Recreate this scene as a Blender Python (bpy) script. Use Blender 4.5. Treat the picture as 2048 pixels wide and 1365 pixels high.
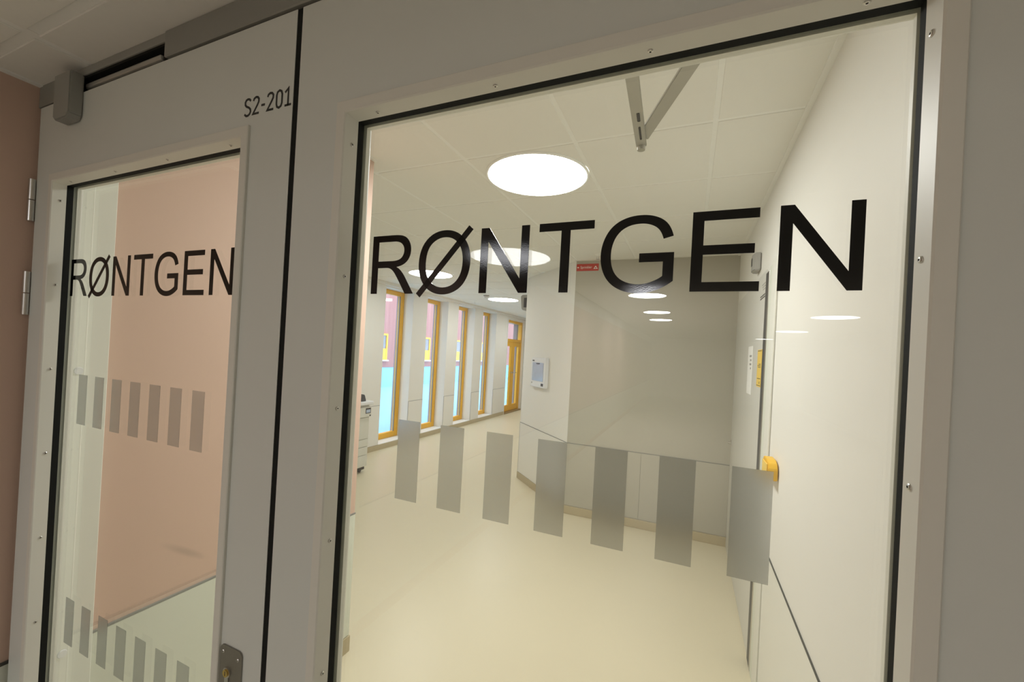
import bpy, bmesh, math, random
from mathutils import Vector, Matrix

random.seed(4)
scene = bpy.context.scene
for o in list(bpy.data.objects):
    bpy.data.objects.remove(o, do_unlink=True)

# ------------------------------------------------------------------ camera
cam_d = bpy.data.cameras.new('camera')
cam = bpy.data.objects.new('camera', cam_d)
scene.collection.objects.link(cam)
scene.camera = cam
cam_d.sensor_fit = 'HORIZONTAL'
cam_d.sensor_width = 36.0
F_PX = 840.12
cam_d.lens = F_PX / 2048 * 36.0
cam_d.shift_x = 11.38 / 2048
cam_d.shift_y = 18.12 / 2048
cam_d.clip_start = 0.02
cam_d.clip_end = 200
yaw, pitch, roll = 0.41208587, 0.00418341, 0.05422594
CAM = Vector((0.0, -0.574286, 1.70))
fw = Vector((-math.sin(yaw) * math.cos(pitch), math.cos(yaw) * math.cos(pitch), math.sin(pitch)))
r0 = Vector((math.cos(yaw), math.sin(yaw), 0.0))
u0 = r0.cross(fw)
rv = math.cos(roll) * r0 + math.sin(roll) * u0
uv = -math.sin(roll) * r0 + math.cos(roll) * u0
cam.matrix_world = Matrix(((rv.x, uv.x, -fw.x, CAM.x), (rv.y, uv.y, -fw.y, CAM.y),
                           (rv.z, uv.z, -fw.z, CAM.z), (0, 0, 0, 1)))

# ------------------------------------------------------------------ world (overcast winter daylight)
world = bpy.data.worlds.new('world')
scene.world = world
world.use_nodes = True
bg = world.node_tree.nodes['Background']
bg.inputs[0].default_value = (0.74, 0.87, 1.0, 1)
bg.inputs[1].default_value = 2.2

# ------------------------------------------------------------------ colour management
scene.view_settings.view_transform = 'Standard'
scene.view_settings.look = 'None'
scene.view_settings.exposure = 1.2
scene.view_settings.gamma = 1.0
scene.view_settings.use_curve_mapping = False

LAMP_IN = 23.0       # radiance of the round lamp in the hall behind the doors
LAMP_WIN = 9.0      # radiance of the dimmed lamps along the windows
LAMP_SIDE = 5.0      # the lamps on the other side of that corridor
LAMP_OUT = 25.0      # radiance of the lamps in the corridor before the doors
LAMP_NEAR = 4.0      # the nearer, dimmer lamp before the doors
LAMP_COL = (1.0, 1.0, 1.03)

# ------------------------------------------------------------------ materials
MATS = {}


def new_mat(name):
    m = bpy.data.materials.new(name)
    m.use_nodes = True
    MATS[name] = m
    return m, m.node_tree.nodes, m.node_tree.links


def paint(name, col, rough=0.5, metal=0.0, var=0.04, scale=6.0, bump=0.0, bscale=120.0, spec=0.5):
    m, n, l = new_mat(name)
    b = n['Principled BSDF']
    b.inputs['Roughness'].default_value = rough
    b.inputs['Metallic'].default_value = metal
    b.inputs['Specular IOR Level'].default_value = spec
    tc = n.new('ShaderNodeTexCoord')
    nz = n.new('ShaderNodeTexNoise')
    nz.inputs['Scale'].default_value = scale
    nz.inputs['Detail'].default_value = 3
    l.new(tc.outputs['Object'], nz.inputs['Vector'])
    mx = n.new('ShaderNodeMix')
    mx.data_type = 'RGBA'
    c0 = [max(0, c * (1 - var)) for c in col]
    c1 = [min(1, c * (1 + var)) for c in col]
    mx.inputs[6].default_value = (*c0, 1)
    mx.inputs[7].default_value = (*c1, 1)
    l.new(nz.outputs['Fac'], mx.inputs[0])
    l.new(mx.outputs[2], b.inputs['Base Color'])
    if bump > 0:
        nb = n.new('ShaderNodeTexNoise')
        nb.inputs['Scale'].default_value = bscale
        nb.inputs['Detail'].default_value = 2
        l.new(tc.outputs['Object'], nb.inputs['Vector'])
        bp = n.new('ShaderNodeBump')
        bp.inputs['Strength'].default_value = bump
        bp.inputs['Distance'].default_value = 0.002
        l.new(nb.outputs['Fac'], bp.inputs['Height'])
        l.new(bp.outputs['Normal'], b.inputs['Normal'])
    return m


def emit(name, col, strength):
    m, n, l = new_mat(name)
    n.remove(n['Principled BSDF'])
    e = n.new('ShaderNodeEmission')
    e.inputs[0].default_value = (*col, 1)
    e.inputs[1].default_value = strength
    l.new(e.outputs[0], n['Material Output'].inputs[0])
    return m


def glass(name, tint):
    """clear pane: Fresnel reflection at both faces, straight transmission"""
    m, n, l = new_mat(name)
    n.remove(n['Principled BSDF'])
    geo = n.new('ShaderNodeNewGeometry')
    ior = n.new('ShaderNodeMix')
    ior.data_type = 'FLOAT'
    ior.inputs[2].default_value = 1.5
    ior.inputs[3].default_value = 1 / 1.5
    l.new(geo.outputs['Backfacing'], ior.inputs[0])
    fr = n.new('ShaderNodeFresnel')
    l.new(ior.outputs[0], fr.inputs['IOR'])
    tr = n.new('ShaderNodeBsdfTransparent')
    tr.inputs[0].default_value = (*tint, 1)
    gl = n.new('ShaderNodeBsdfGlossy')
    gl.inputs['Roughness'].default_value = 0.0
    gl.inputs['Color'].default_value = (1, 1, 1, 1)
    mx = n.new('ShaderNodeMixShader')
    l.new(fr.outputs[0], mx.inputs[0])
    l.new(tr.outputs[0], mx.inputs[1])
    l.new(gl.outputs[0], mx.inputs[2])
    l.new(mx.outputs[0], n['Material Output'].inputs[0])
    return m


def film(name, col, through, rough):
    """frosted grey self-adhesive film: scatters what lies behind it"""
    m, n, l = new_mat(name)
    n.remove(n['Principled BSDF'])
    rf = n.new('ShaderNodeBsdfRefraction')
    rf.inputs['Color'].default_value = (*through, 1)
    rf.inputs['Roughness'].default_value = rough
    rf.inputs['IOR'].default_value = 1.4
    df = n.new('ShaderNodeBsdfDiffuse')
    df.inputs[0].default_value = (*col, 1)
    m2 = n.new('ShaderNodeMixShader')
    m2.inputs[0].default_value = 0.13
    l.new(rf.outputs[0], m2.inputs[1])
    l.new(df.outputs[0], m2.inputs[2])
    l.new(m2.outputs[0], n['Material Output'].inputs[0])
    return m


M_LEAF = paint('door_laminate', (0.74, 0.765, 0.725), 0.38, var=0.015, bump=0.05, bscale=300)
M_BEAD = paint('bead_paint', (0.80, 0.79, 0.72), 0.45, var=0.015)
M_FRAME = paint('door_frame_paint', (0.88, 0.89, 0.81), 0.45, var=0.015)
M_RUBBER_SHADE = paint('rubber_and_slot_shade', (0.010, 0.011, 0.010), 0.75, var=0.2, spec=0.2)  # rubber seals; also the painted shade inside the frame head slot
M_EDGE = paint('dark_green_edge', (0.02, 0.03, 0.024), 0.3, var=0.3, scale=60)
M_GLASS = glass('door_glass', (0.955, 0.965, 0.93))
M_WINGLASS = glass('window_glass', (0.97, 0.985, 0.99))
M_VINYL = paint('black_vinyl', (0.002, 0.002, 0.002), 0.06, var=0.2, scale=400, bump=0.015, bscale=900, spec=0.4)
M_FILM = film('grey_film', (0.45, 0.46, 0.45), (0.865, 0.87, 0.87), 0.22)
M_PRINT = paint('black_print', (0.02, 0.02, 0.02), 0.5)
M_STEEL = paint('steel', (0.62, 0.61, 0.58), 0.28, 1.0, var=0.05)
M_DARKSTEEL = paint('screw_recess', (0.05, 0.05, 0.05), 0.5)
M_BRUSHED = paint('brushed_plate', (0.30, 0.29, 0.26), 0.45, 0.9, var=0.05, scale=30)
M_BRASS = paint('brass', (0.72, 0.52, 0.16), 0.25, 1.0)
M_SHADEMETAL = paint('shade_grey_metal', (0.30, 0.30, 0.27), 0.5, var=0.03)  # grey carries the shade on the underside of the frame head
M_BLOCK = paint('grey_block_paint', (0.34, 0.34, 0.31), 0.55, var=0.03)
M_ALU = paint('aluminium_arm', (0.52, 0.51, 0.47), 0.42, 0.5, var=0.03)
M_PINK = paint('pink_wall_paint', (0.70, 0.50, 0.40), 0.6, var=0.02, scale=2.5, bump=0.06, bscale=180)
M_WAINS = paint('pale_wall_panel', (0.74, 0.76, 0.66), 0.42, var=0.015)
M_WHITE = paint('white_wall_paint', (0.85, 0.83, 0.775), 0.5, var=0.015, scale=2, bump=0.05, bscale=160)
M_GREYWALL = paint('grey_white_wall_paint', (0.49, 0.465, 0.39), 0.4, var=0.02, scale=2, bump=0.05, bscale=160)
M_PANELW = paint('white_wall_panel', (0.86, 0.85, 0.79), 0.3, var=0.012)
M_SLIDE = paint('sliding_door_laminate', (0.70, 0.69, 0.64), 0.35, var=0.012)
M_JOINT = paint('dark_joint', (0.07, 0.07, 0.06), 0.6)
M_JOINT2 = paint('grey_joint', (0.26, 0.26, 0.24), 0.6)
M_BASE = paint('beige_skirting', (0.52, 0.44, 0.29), 0.45, var=0.04)
M_FLOOR = paint('beige_vinyl_floor', (0.75, 0.675, 0.495), 0.34, var=0.03, scale=1.5, spec=0.4)
M_FLOORF = paint('corridor_vinyl_floor', (0.64, 0.595, 0.50), 0.4, var=0.04, scale=1.5)
M_TILE = paint('ceiling_tile_white', (0.90, 0.89, 0.835), 0.8, var=0.02, scale=40)
M_RAIL = paint('ceiling_rail_white', (0.96, 0.96, 0.92), 0.5, var=0.01)
M_CEIL = paint('plenum', (0.5, 0.5, 0.48), 0.9)
M_ORANGE = paint('orange_frame_paint', (0.86, 0.46, 0.03), 0.35, var=0.05)
M_SILL = paint('white_sill', (0.86, 0.87, 0.86), 0.3, var=0.01)
M_CLADR = paint('grey_pink_cladding', (0.30, 0.25, 0.26), 0.7, var=0.12, scale=30)
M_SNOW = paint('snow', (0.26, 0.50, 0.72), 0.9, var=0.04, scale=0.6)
M_YELLOW = paint('yellow_plastic', (0.85, 0.50, 0.02), 0.4, var=0.02)
M_YSIGN = paint('yellow_sign', (0.86, 0.60, 0.12), 0.5, var=0.02)
M_PAPER = paint('white_paper', (0.95, 0.94, 0.90), 0.6, var=0.01)
M_RED = paint('red_sign', (0.55, 0.035, 0.02), 0.45, var=0.03)
M_WPRINT = paint('white_print', (0.9, 0.88, 0.84), 0.5)
M_PLASTIC = paint('white_plastic', (0.84, 0.85, 0.86), 0.35, var=0.01)
M_GREYPL = paint('grey_plastic', (0.36, 0.35, 0.32), 0.45, var=0.03)
M_DARKPL = paint('dark_plastic', (0.05, 0.05, 0.055), 0.4)
M_COPIER = paint('copier_shell', (0.76, 0.75, 0.68), 0.45, var=0.01)
M_BLUEREFL = paint('blue_reflection_tint', (0.50, 0.60, 0.76), 0.12, var=0.15, scale=14)  # bluish reflection put into the cabinet window colour; also used on copier display
M_FARPANE = paint('far_window_pane', (0.22, 0.22, 0.27), 0.2, var=0.2, scale=4)  # reflection of the facade put into the pane colour
M_THRESH = paint('wooden_threshold', (0.33, 0.22, 0.09), 0.5, var=0.15, scale=12)
M_LAMP = emit('lamp_diffuser', LAMP_COL, LAMP_IN)
M_LAMPW = emit('window_lamp_diffuser', LAMP_COL, LAMP_WIN)
M_LAMPF = emit('corridor_lamp_diffuser', LAMP_COL, LAMP_OUT)
M_LAMPR = emit('side_lamp_diffuser', LAMP_COL, LAMP_SIDE)
M_LAMPN = emit('near_lamp_diffuser', LAMP_COL, LAMP_NEAR)

# pink corrugated facade across the yard
m, n, l = new_mat('pink_facade')
MATS['facade'] = m
b = n['Principled BSDF']
b.inputs['Roughness'].default_value = 0.8
tc = n.new('ShaderNodeTexCoord')
mp = n.new('ShaderNodeMapping')
mp.inputs['Scale'].default_value = (1, 5.5, 0.06)
l.new(tc.outputs['Object'], mp.inputs['Vector'])
nz = n.new('ShaderNodeTexNoise')
nz.inputs['Scale'].default_value = 3.0
nz.inputs['Detail'].default_value = 4
l.new(mp.outputs[0], nz.inputs['Vector'])
cr = n.new('ShaderNodeValToRGB')
cr.color_ramp.elements[0].position = 0.3
cr.color_ramp.elements[0].color = (0.30, 0.125, 0.13, 1)
cr.color_ramp.elements[1].position = 0.7
cr.color_ramp.elements[1].color = (0.45, 0.215, 0.21, 1)
l.new(nz.outputs['Fac'], cr.inputs[0])
l.new(cr.outputs[0], b.inputs['Base Color'])
M_FACADE = m

# pink wall with one grey scuff mark
m = M_PINK.copy()
m.name = 'pink_wall_scuffed'
n, l = m.node_tree.nodes, m.node_tree.links
b = n['Principled BSDF']
src = b.inputs['Base Color'].links[0].from_socket
geo = n.new('ShaderNodeNewGeometry')
mp = n.new('ShaderNodeMapping')
mp.vector_type = 'TEXTURE'
mp.inputs['Location'].default_value = (-1.66, 0.385, 0.905)
mp.inputs['Rotation'].default_value = (-math.atan2(0.12, 0.166), 0, 0)
mp.inputs['Scale'].default_value = (0.1, 0.105, 0.016)
l.new(geo.outputs['Position'], mp.inputs['Vector'])
ln = n.new('ShaderNodeVectorMath')
ln.operation = 'LENGTH'
l.new(mp.outputs[0], ln.inputs[0])
mr = n.new('ShaderNodeMapRange')
mr.inputs[1].default_value = 0.25
mr.inputs[2].default_value = 1.0
mr.inputs[3].default_value = 0.4
mr.inputs[4].default_value = 0.0
l.new(ln.outputs['Value'], mr.inputs[0])
mx = n.new('ShaderNodeMix')
mx.data_type = 'RGBA'
mx.inputs[7].default_value = (0.30, 0.24, 0.20, 1)
l.new(mr.outputs[0], mx.inputs[0])
l.new(src, mx.inputs[6])
l.new(mx.outputs[2], b.inputs['Base Color'])
M_PINKS = m

# ------------------------------------------------------------------ helpers
COL = scene.collection


def link(name, me, mat, parent=None, loc=None):
    if mat is not None and len(me.materials) == 0:
        me.materials.append(mat)
    o = bpy.data.objects.new(name, me)
    COL.objects.link(o)
    if parent is not None:
        o.parent = parent
    if loc is not None:
        o.location = loc
    return o


def gloc(parent):
    p = Vector((0, 0, 0))
    while parent is not None:
        p = p + parent.location
        parent = parent.parent
    return p


def from_bm(name, bm, mat, parent=None, smooth=False, world_coords=True, origin=None):
    """bm in world coordinates; the object's origin is put at 'origin' (default its bottom centre)"""
    bm.normal_update()
    bmesh.ops.recalc_face_normals(bm, faces=bm.faces[:])
    if world_coords:
        if origin is None:
            xs = [v.co.x for v in bm.verts]
            ys = [v.co.y for v in bm.verts]
            zs = [v.co.z for v in bm.verts]
            origin = Vector(((min(xs) + max(xs)) / 2, (min(ys) + max(ys)) / 2, min(zs)))
        origin = Vector(origin)
        for v in bm.verts:
            v.co -= origin
    me = bpy.data.meshes.new(name)
    bm.to_mesh(me)
    bm.free()
    if smooth:
        for p in me.polygons:
            p.use_smooth = True
    o = link(name, me, mat, parent)
    if world_coords:
        o.location = origin - gloc(parent)
    return o


def bm_box(bm, x0, x1, y0, y1, z0, z1):
    vs = [bm.verts.new(c) for c in ((x0, y0, z0), (x1, y0, z0), (x1, y1, z0), (x0, y1, z0),
                                    (x0, y0, z1), (x1, y0, z1), (x1, y1, z1), (x0, y1, z1))]
    for f in ((0, 3, 2, 1), (4, 5, 6, 7), (0, 1, 5, 4), (1, 2, 6, 5), (2, 3, 7, 6), (3, 0, 4, 7)):
        bm.faces.new([vs[i] for i in f])
    return vs


def box(name, x0, x1, y0, y1, z0, z1, mat, parent=None, bevel=0.0, seg=1):
    bm = bmesh.new()
    bm_box(bm, x0, x1, y0, y1, z0, z1)
    if bevel > 0:
        bmesh.ops.bevel(bm, geom=bm.edges[:], offset=bevel, segments=seg, affect='EDGES', profile=0.5)
    return from_bm(name, bm, mat, parent)


def boxes(name, lst, mat, parent=None):
    bm = bmesh.new()
    for b_ in lst:
        bm_box(bm, *b_)
    return from_bm(name, bm, mat, parent)


def prism(name, pts, axis, a0, a1, mat, parent=None, bevel=0.0):
    """extrude a polygon along an axis; pts are the two other coordinates in axis order"""
    def co(p, a):
        if axis == 'x':
            return (a, p[0], p[1])
        if axis == 'y':
            return (p[0], a, p[1])
        return (p[0], p[1], a)
    bm = bmesh.new()
    v0 = [bm.verts.new(co(p, a0)) for p in pts]
    v1 = [bm.verts.new(co(p, a1)) for p in pts]
    bm.faces.new(v0)
    bm.faces.new(v1[::-1])
    k = len(pts)
    for i in range(k):
        bm.faces.new((v0[i], v0[(i + 1) % k], v1[(i + 1) % k], v1[i]))
    if bevel > 0:
        bmesh.ops.bevel(bm, geom=bm.edges[:], offset=bevel, segments=2, affect='EDGES')
    return from_bm(name, bm, mat, parent)


def cyl_bm(bm, c, axis, r, a0, a1, seg=24, r1=None):
    r1 = r if r1 is None else r1
    c = Vector(c)
    ax = {'x': Vector((1, 0, 0)), 'y': Vector((0, 1, 0)), 'z': Vector((0, 0, 1))}[axis]
    e1 = Vector((0, 1, 0)) if axis == 'x' else Vector((1, 0, 0))
    e2 = ax.cross(e1)
    A, B = [], []
    for i in range(seg):
        t = 2 * math.pi * i / seg
        d = math.cos(t) * e1 + math.sin(t) * e2
        A.append(bm.verts.new(c + ax * a0 + d * r))
        B.append(bm.verts.new(c + ax * a1 + d * r1))
    bm.faces.new(A[::-1])
    bm.faces.new(B)
    for i in range(seg):
        j = (i + 1) % seg
        bm.faces.new((A[i], A[j], B[j], B[i]))


def cyl(name, c, axis, r, a0, a1, mat, parent=None, seg=24, r1=None, smooth=False):
    bm = bmesh.new()
    cyl_bm(bm, c, axis, r, a0, a1, seg, r1)
    o = from_bm(name, bm, mat, parent)
    return o


def lathe(name, c, prof, mat, parent=None, seg=48, flip=1):
    """profile of (radius, z) turned about the vertical through c"""
    bm = bmesh.new()
    rings = []
    for r, z in prof:
        if r < 1e-6:
            rings.append([bm.verts.new((c[0], c[1], c[2] + z))])
        else:
            rings.append([bm.verts.new((c[0] + r * math.cos(2 * math.pi * i / seg),
                                        c[1] + r * math.sin(2 * math.pi * i / seg), c[2] + z)) for i in range(seg)])
    for a, b_ in zip(rings[:-1], rings[1:]):
        for i in range(seg):
            j = (i + 1) % seg
            if len(a) == 1:
                bm.faces.new((a[0], b_[i], b_[j]))
            elif len(b_) == 1:
                bm.faces.new((a[i], a[j], b_[0]))
            else:
                bm.faces.new((a[i], a[j], b_[j], b_[i]))
    return from_bm(name, bm, mat, parent, smooth=False)


def empty(name, loc):
    o = bpy.data.objects.new(name, None)
    COL.objects.link(o)
    o.location = loc
    o.empty_display_size = 0.05
    return o


def tag(o, label, cat, group=None, kind=None):
    o['label'] = label
    o['category'] = cat
    if group:
        o['group'] = group
    if kind:
        o['kind'] = kind
    return o


def struct(o, label, cat):
    return tag(o, label, cat, kind='structure')


def bez(path):
    """'M x y L x y Q cx cy x y' lists -> list of closed polylines"""
    out, cur = [], []
    toks = path.split()
    i, x, y = 0, 0.0, 0.0
    cmd = None
    while i < len(toks):
        if toks[i] in 'MLHVQZ':
            cmd = toks[i]
            i += 1
            if cmd == 'Z':
                out.append(cur)
                cur = []
            continue
        if cmd in 'ML':
            x, y = float(toks[i]), float(toks[i + 1])
            i += 2
            cur.append((x, y))
        elif cmd == 'H':
            x = float(toks[i])
            i += 1
            cur.append((x, y))
        elif cmd == 'V':
            y = float(toks[i])
            i += 1
            cur.append((x, y))
        elif cmd == 'Q':
            cx, cy, ex, ey = [float(t) for t in toks[i:i + 4]]
            i += 4
            for k in range(1, 7):
                t = k / 6
                cur.append(((1 - t) ** 2 * x + 2 * t * (1 - t) * cx + t * t * ex,
                            (1 - t) ** 2 * y + 2 * t * (1 - t) * cy + t * t * ey))
            x, y = ex, ey
    return out


def fill_bm(polys, thick=0.0003):
    """flat shape with holes in the XY plane -> bmesh"""
    cu = bpy.data.curves.new('outline', 'CURVE')
    cu.dimensions = '2D'
    cu.fill_mode = 'BOTH'
    cu.extrude = thick / 2
    for p in polys:
        s = cu.splines.new('POLY')
        s.points.add(len(p) - 1)
        for q, (x, y) in zip(s.points, p):
            q.co = (x, y, 0, 1)
        s.use_cyclic_u = True
    ob = bpy.data.objects.new('outline', cu)
    COL.objects.link(ob)
    dg = bpy.context.evaluated_depsgraph_get()
    me = bpy.data.meshes.new_from_object(ob.evaluated_get(dg))
    bm = bmesh.new()
    bm.from_mesh(me)
    bpy.data.objects.remove(ob)
    bpy.data.curves.remove(cu)
    bpy.data.meshes.remove(me)
    return bm


def text_bm(s, size, thick=0.0004):
    cu = bpy.data.curves.new('text', 'FONT')
    cu.body = s
    cu.size = size
    cu.extrude = thick / 2
    cu.align_x = 'CENTER'
    cu.align_y = 'CENTER'
    ob = bpy.data.objects.new('text', cu)
    COL.objects.link(ob)
    dg = bpy.context.evaluated_depsgraph_get()
    me = bpy.data.meshes.new_from_object(ob.evaluated_get(dg))
    bm = bmesh.new()
    bm.from_mesh(me)
    bpy.data.objects.remove(ob)
    bpy.data.curves.remove(cu)
    bpy.data.meshes.remove(me)
    return bm


def stroke_poly(pts, w, closed=False):
    """outline(s) of a stroked polyline"""
    P = [Vector((p[0], p[1])) for p in pts]
    L, Rr = [], []
    k = len(P)
    for i in range(k):
        if closed:
            a, b_ = P[i - 1], P[(i + 1) % k]
            d0 = (P[i] - a).normalized()
            d1 = (b_ - P[i]).normalized()
        else:
            d0 = (P[i] - P[i - 1]).normalized() if i > 0 else (P[1] - P[0]).normalized()
            d1 = (P[i + 1] - P[i]).normalized() if i < k - 1 else d0
        n0 = Vector((-d0.y, d0.x))
        n1 = Vector((-d1.y, d1.x))
        nn = (n0 + n1).normalized()
        s = w / 2 / max(0.5, nn.dot(n0))
        L.append(P[i] + nn * s)
        Rr.append(P[i] - nn * s)
    if closed:
        return [[tuple(p) for p in L], [tuple(p) for p in Rr]]
    return [[tuple(p) for p in L] + [tuple(p) for p in Rr[::-1]]]


def xf(bm, fn):
    for v in bm.verts:
        v.co = Vector(fn(v.co.x, v.co.y, v.co.z))
    return bm


# ================================================================== THE SETTING
XR, XP, XW = 0.39, -1.66, -4.55      # right wall, pink wall, window wall of the hall
YF, ZC = 3.87, 2.72                  # wall facing the doors, hall ceiling
XL, ZF = -1.70, 2.37                 # corridor before the doors: left wall, low ceiling
CH0, CH1 = (-1.17, 3.87), (-2.07, 4.77)   # ends of the angled wall
Y_END = 12.4
YP = 1.248                           # far end of the pink wall

# ---- floors
fl = box('floor', XW - 0.2, 0.6, 0.03, Y_END, -0.12, 0.0, M_FLOOR)
struct(fl, 'glossy beige vinyl floor of the hall behind the doors', 'floor')
fl2 = box('floor', XL - 0.1, 4.4, -20.2, 0.03, -0.12, -0.0005, M_FLOORF)
struct(fl2, 'pale beige vinyl floor of the corridor before the doors', 'floor')

# ---- right wall of the hall
wr = box('wall_right', XR, XR + 0.15, 0.10, YF + 0.15, 0, ZC, M_WHITE)
struct(wr, 'white hall wall with a flush panelled lower part and sliding door', 'wall')
box('wall_panel', XR - 0.004, XR, 0.12, 1.895, 0.09, 0.79, M_PANELW, wr)
box('joint', XR - 0.0045, XR, 0.12, 1.895, 0.79, 0.796, M_JOINT, wr)
box('skirting', XR - 0.012, XR, 0.12, 1.895, 0, 0.086, M_BASE, wr)

# ---- wall facing the doors
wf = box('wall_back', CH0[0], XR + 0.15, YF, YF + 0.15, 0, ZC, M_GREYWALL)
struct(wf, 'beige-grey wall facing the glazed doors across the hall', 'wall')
xs = [CH0[0] + 0.004, -0.40, XR - 0.002]
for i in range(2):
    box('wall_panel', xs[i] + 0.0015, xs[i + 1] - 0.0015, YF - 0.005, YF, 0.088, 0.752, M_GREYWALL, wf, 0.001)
box('joint', CH0[0] + 0.004, XR, YF - 0.0056, YF, 0.752, 0.758, M_JOINT2, wf)
box('skirting', CH0[0] + 0.004, XR, YF - 0.014, YF, 0.0, 0.086, M_BASE, wf, 0.003)

# ---- angled wall
d = Vector((CH1[0] - CH0[0], CH1[1] - CH0[1], 0)).normalized()
nrm = Vector((-d.y, d.x, 0))
if nrm.dot(Vector((-1, -1, 0))) < 0:
    nrm = -nrm
CHL = (Vector((*CH1, 0)) - Vector((*CH0, 0))).length


def ch(s, off, z):
    p = Vector((*CH0, 0)) + d * s + nrm * off
    return (p.x, p.y, z)


def ch_box(name, s0, s1, o0, o1, z0, z1, mat, parent=None, bevel=0.0):
    bm = bmesh.new()
    vs = bm_box(bm, s0, s1, o0, o1, z0, z1)
    if bevel > 0:
        bmesh.ops.bevel(bm, geom=bm.edges[:], offset=bevel, segments=2, affect='EDGES')
    for v in bm.verts:
        v.co = Vector(ch(v.co.x, v.co.y, v.co.z))
    return from_bm(name, bm, mat, parent)


wa = ch_box('wall_angled', 0, CHL, -0.1, 0, 0, ZC, M_WHITE)
struct(wa, 'light grey angled corner wall that carries the white cabinet', 'wall')
ch_box('wall_panel', 0.004, CHL - 0.004, 0, 0.005, 0.088, 0.752, M_WHITE, wa, 0.001)
ch_box('joint', 0.0, CHL, 0, 0.0056, 0.752, 0.758, M_JOINT2, wa)
ch_box('joint', CHL - 0.006, CHL, 0, 0.006, 0.088, 0.752, M_JOINT2, wa)
ch_box('skirting', 0.0, CHL, 0, 0.014, 0, 0.086, M_BASE, wa, 0.003)

# ---- wall behind the angled corner, end wall, front stub of the wide part
ws = box('wall_inner', CH1[0], CH1[0] + 0.12, CH1[1], Y_END, 0, ZC, M_WHITE)
struct(ws, 'white wall running away behind the angled corner', 'wall')
we = box('wall_end', XW, CH1[0] + 0.12, Y_END, Y_END + 0.15, 0, ZC, M_WHITE)
struct(we, 'white wall closing the far end of the hall', 'wall')
wst = box('wall_front', XW, XP - 0.14, 1.15, YP - 0.01, 0, ZC, M_WHITE)
struct(wst, 'white wall beside the pink wall at the wide part of the hall', 'wall')

# ---- pink wall of the hall (left of the doors, inside)
wp = box('wall_left', XP - 0.14, XP, 0.118, YP, 0, ZC, M_PINKS)
struct(wp, 'salmon pink hall wall with a pale lower panel behind the left door', 'wall')
box('wall_panel', XP, XP + 0.006, 0.12, YP, 0.088, 0.757, M_WAINS, wp, 0.001)
box('joint', XP, XP + 0.0065, 0.12, YP + 0.001, 0.757, 0.764, M_JOINT2, wp)
box('skirting', XP, XP + 0.014, 0.12, YP + 0.002, 0, 0.086, M_BASE, wp)
box('panel_return', XP - 0.14, XP, YP, YP + 0.006, 0.088, 0.757, M_WAINS, wp)

# ---- corridor before the doors
wl = box('wall_left', XL - 0.14, XL, -20.2, 0.10, 0, ZF + 0.12, M_PINK)
struct(wl, 'shaded pink corridor wall beside the door hinges', 'wall')
box('wall_panel', XL, XL + 0.005, -20.2, -0.005, 0.088, 0.758, M_WAINS, wl)
box('joint', XL, XL + 0.0055, -20.2, -0.005, 0.758, 0.766, M_JOINT, wl)
wl2 = box('wall_left', XL - 0.14, XL, -20.2, -3.3, ZF + 0.12, ZC, M_WHITE)
struct(wl2, 'white wall band above the corridor wall beyond the low ceiling', 'wall')
wd = box('wall_door_side', 0.345, 4.3, -0.02, 0.10, 0, ZC, M_WHITE)
struct(wd, 'white wall that the right door hangs on', 'wall')
wrf = box('wall_right', 4.2, 4.35, -20.2, -0.02, 0, ZC, M_WHITE)
struct(wrf, 'white wall on the far side of the corridor before the doors', 'wall')
wb = box('wall_back', XL - 0.14, 4.35, -20.35, -20.2, 0, ZC, M_WHITE)
struct(wb, 'white wall at the far end of the corridor before the doors', 'wall')
lintel = box('wall_lintel', XL - 0.14, 0.345, 0.02, 0.10, 2.37, ZC, M_WHITE)
struct(lintel, 'white wall above the double doors', 'wall')

# ---- window wall with five openings
WIN = [(4.86, 5.60), (6.04, 6.78), (7.20, 7.945), (8.36, 9.11)]
DOOR_O = (9.86, 11.08)
Z0W, Z1W = 0.092, 2.655
XI, XO = XW - 0.20, XW - 0.27          # frame front / back


def pierced(x0, x1, grow, y0, y1, ztop):
    L = []
    ops = [(a - grow, b_ + grow, Z0W - grow, Z1W + grow) for a, b_ in WIN] + [(DOOR_O[0] - grow, DOOR_O[1] + grow, -0.01, 2.585 + grow)]
    cur = y0
    for a, b_, z0, z1 in ops:
        L.append((x0, x1, cur, a, -0.02 if x1 > -4.6 else -0.3, ztop))
        if z0 > 0:
            L.append((x0, x1, a, b_, -0.02 if x1 > -4.6 else -0.3, z0))
        L.append((x0, x1, a, b_, z1, ztop))
        cur = b_
    L.append((x0, x1, cur, y1, -0.02 if x1 > -4.6 else -0.3, ztop))
    return L


ww = boxes('wall_window_side', pierced(XI, XW, 0.0, 1.1, Y_END, ZC), M_WHITE)
struct(ww, 'white wall with four tall deep window niches and an orange door', 'wall')
wo = boxes('wall_outer', pierced(XO - 0.05, XI - 0.002, -0.055, 0.2, Y_END, 3.4), M_CLADR)
struct(wo, 'grey-pink outer cladding around the windows', 'wall')
edges = [1.25] + [v for w in WIN for v in w] + [DOOR_O[0]]
for i in range(0, len(edges), 2):
    a, b_ = edges[i], edges[i + 1]
    box('wall_panel', XW, XW + 0.005, a + 0.004, b_ - 0.004, 0.088, 0.722, M_WHITE, ww, 0.001)
    box('joint', XW, XW + 0.0055, a + 0.002, b_ - 0.002, 0.722, 0.727, M_JOINT2, ww)
    if i > 0:
        box('joint', XW, XW + 0.0058, a + 0.001, a + 0.006, 0.088, 0.722, M_JOINT2, ww)
box('skirting', XW, XW + 0.014, 1.25, DOOR_O[0], 0, 0.086, M_BASE, ww)

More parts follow.
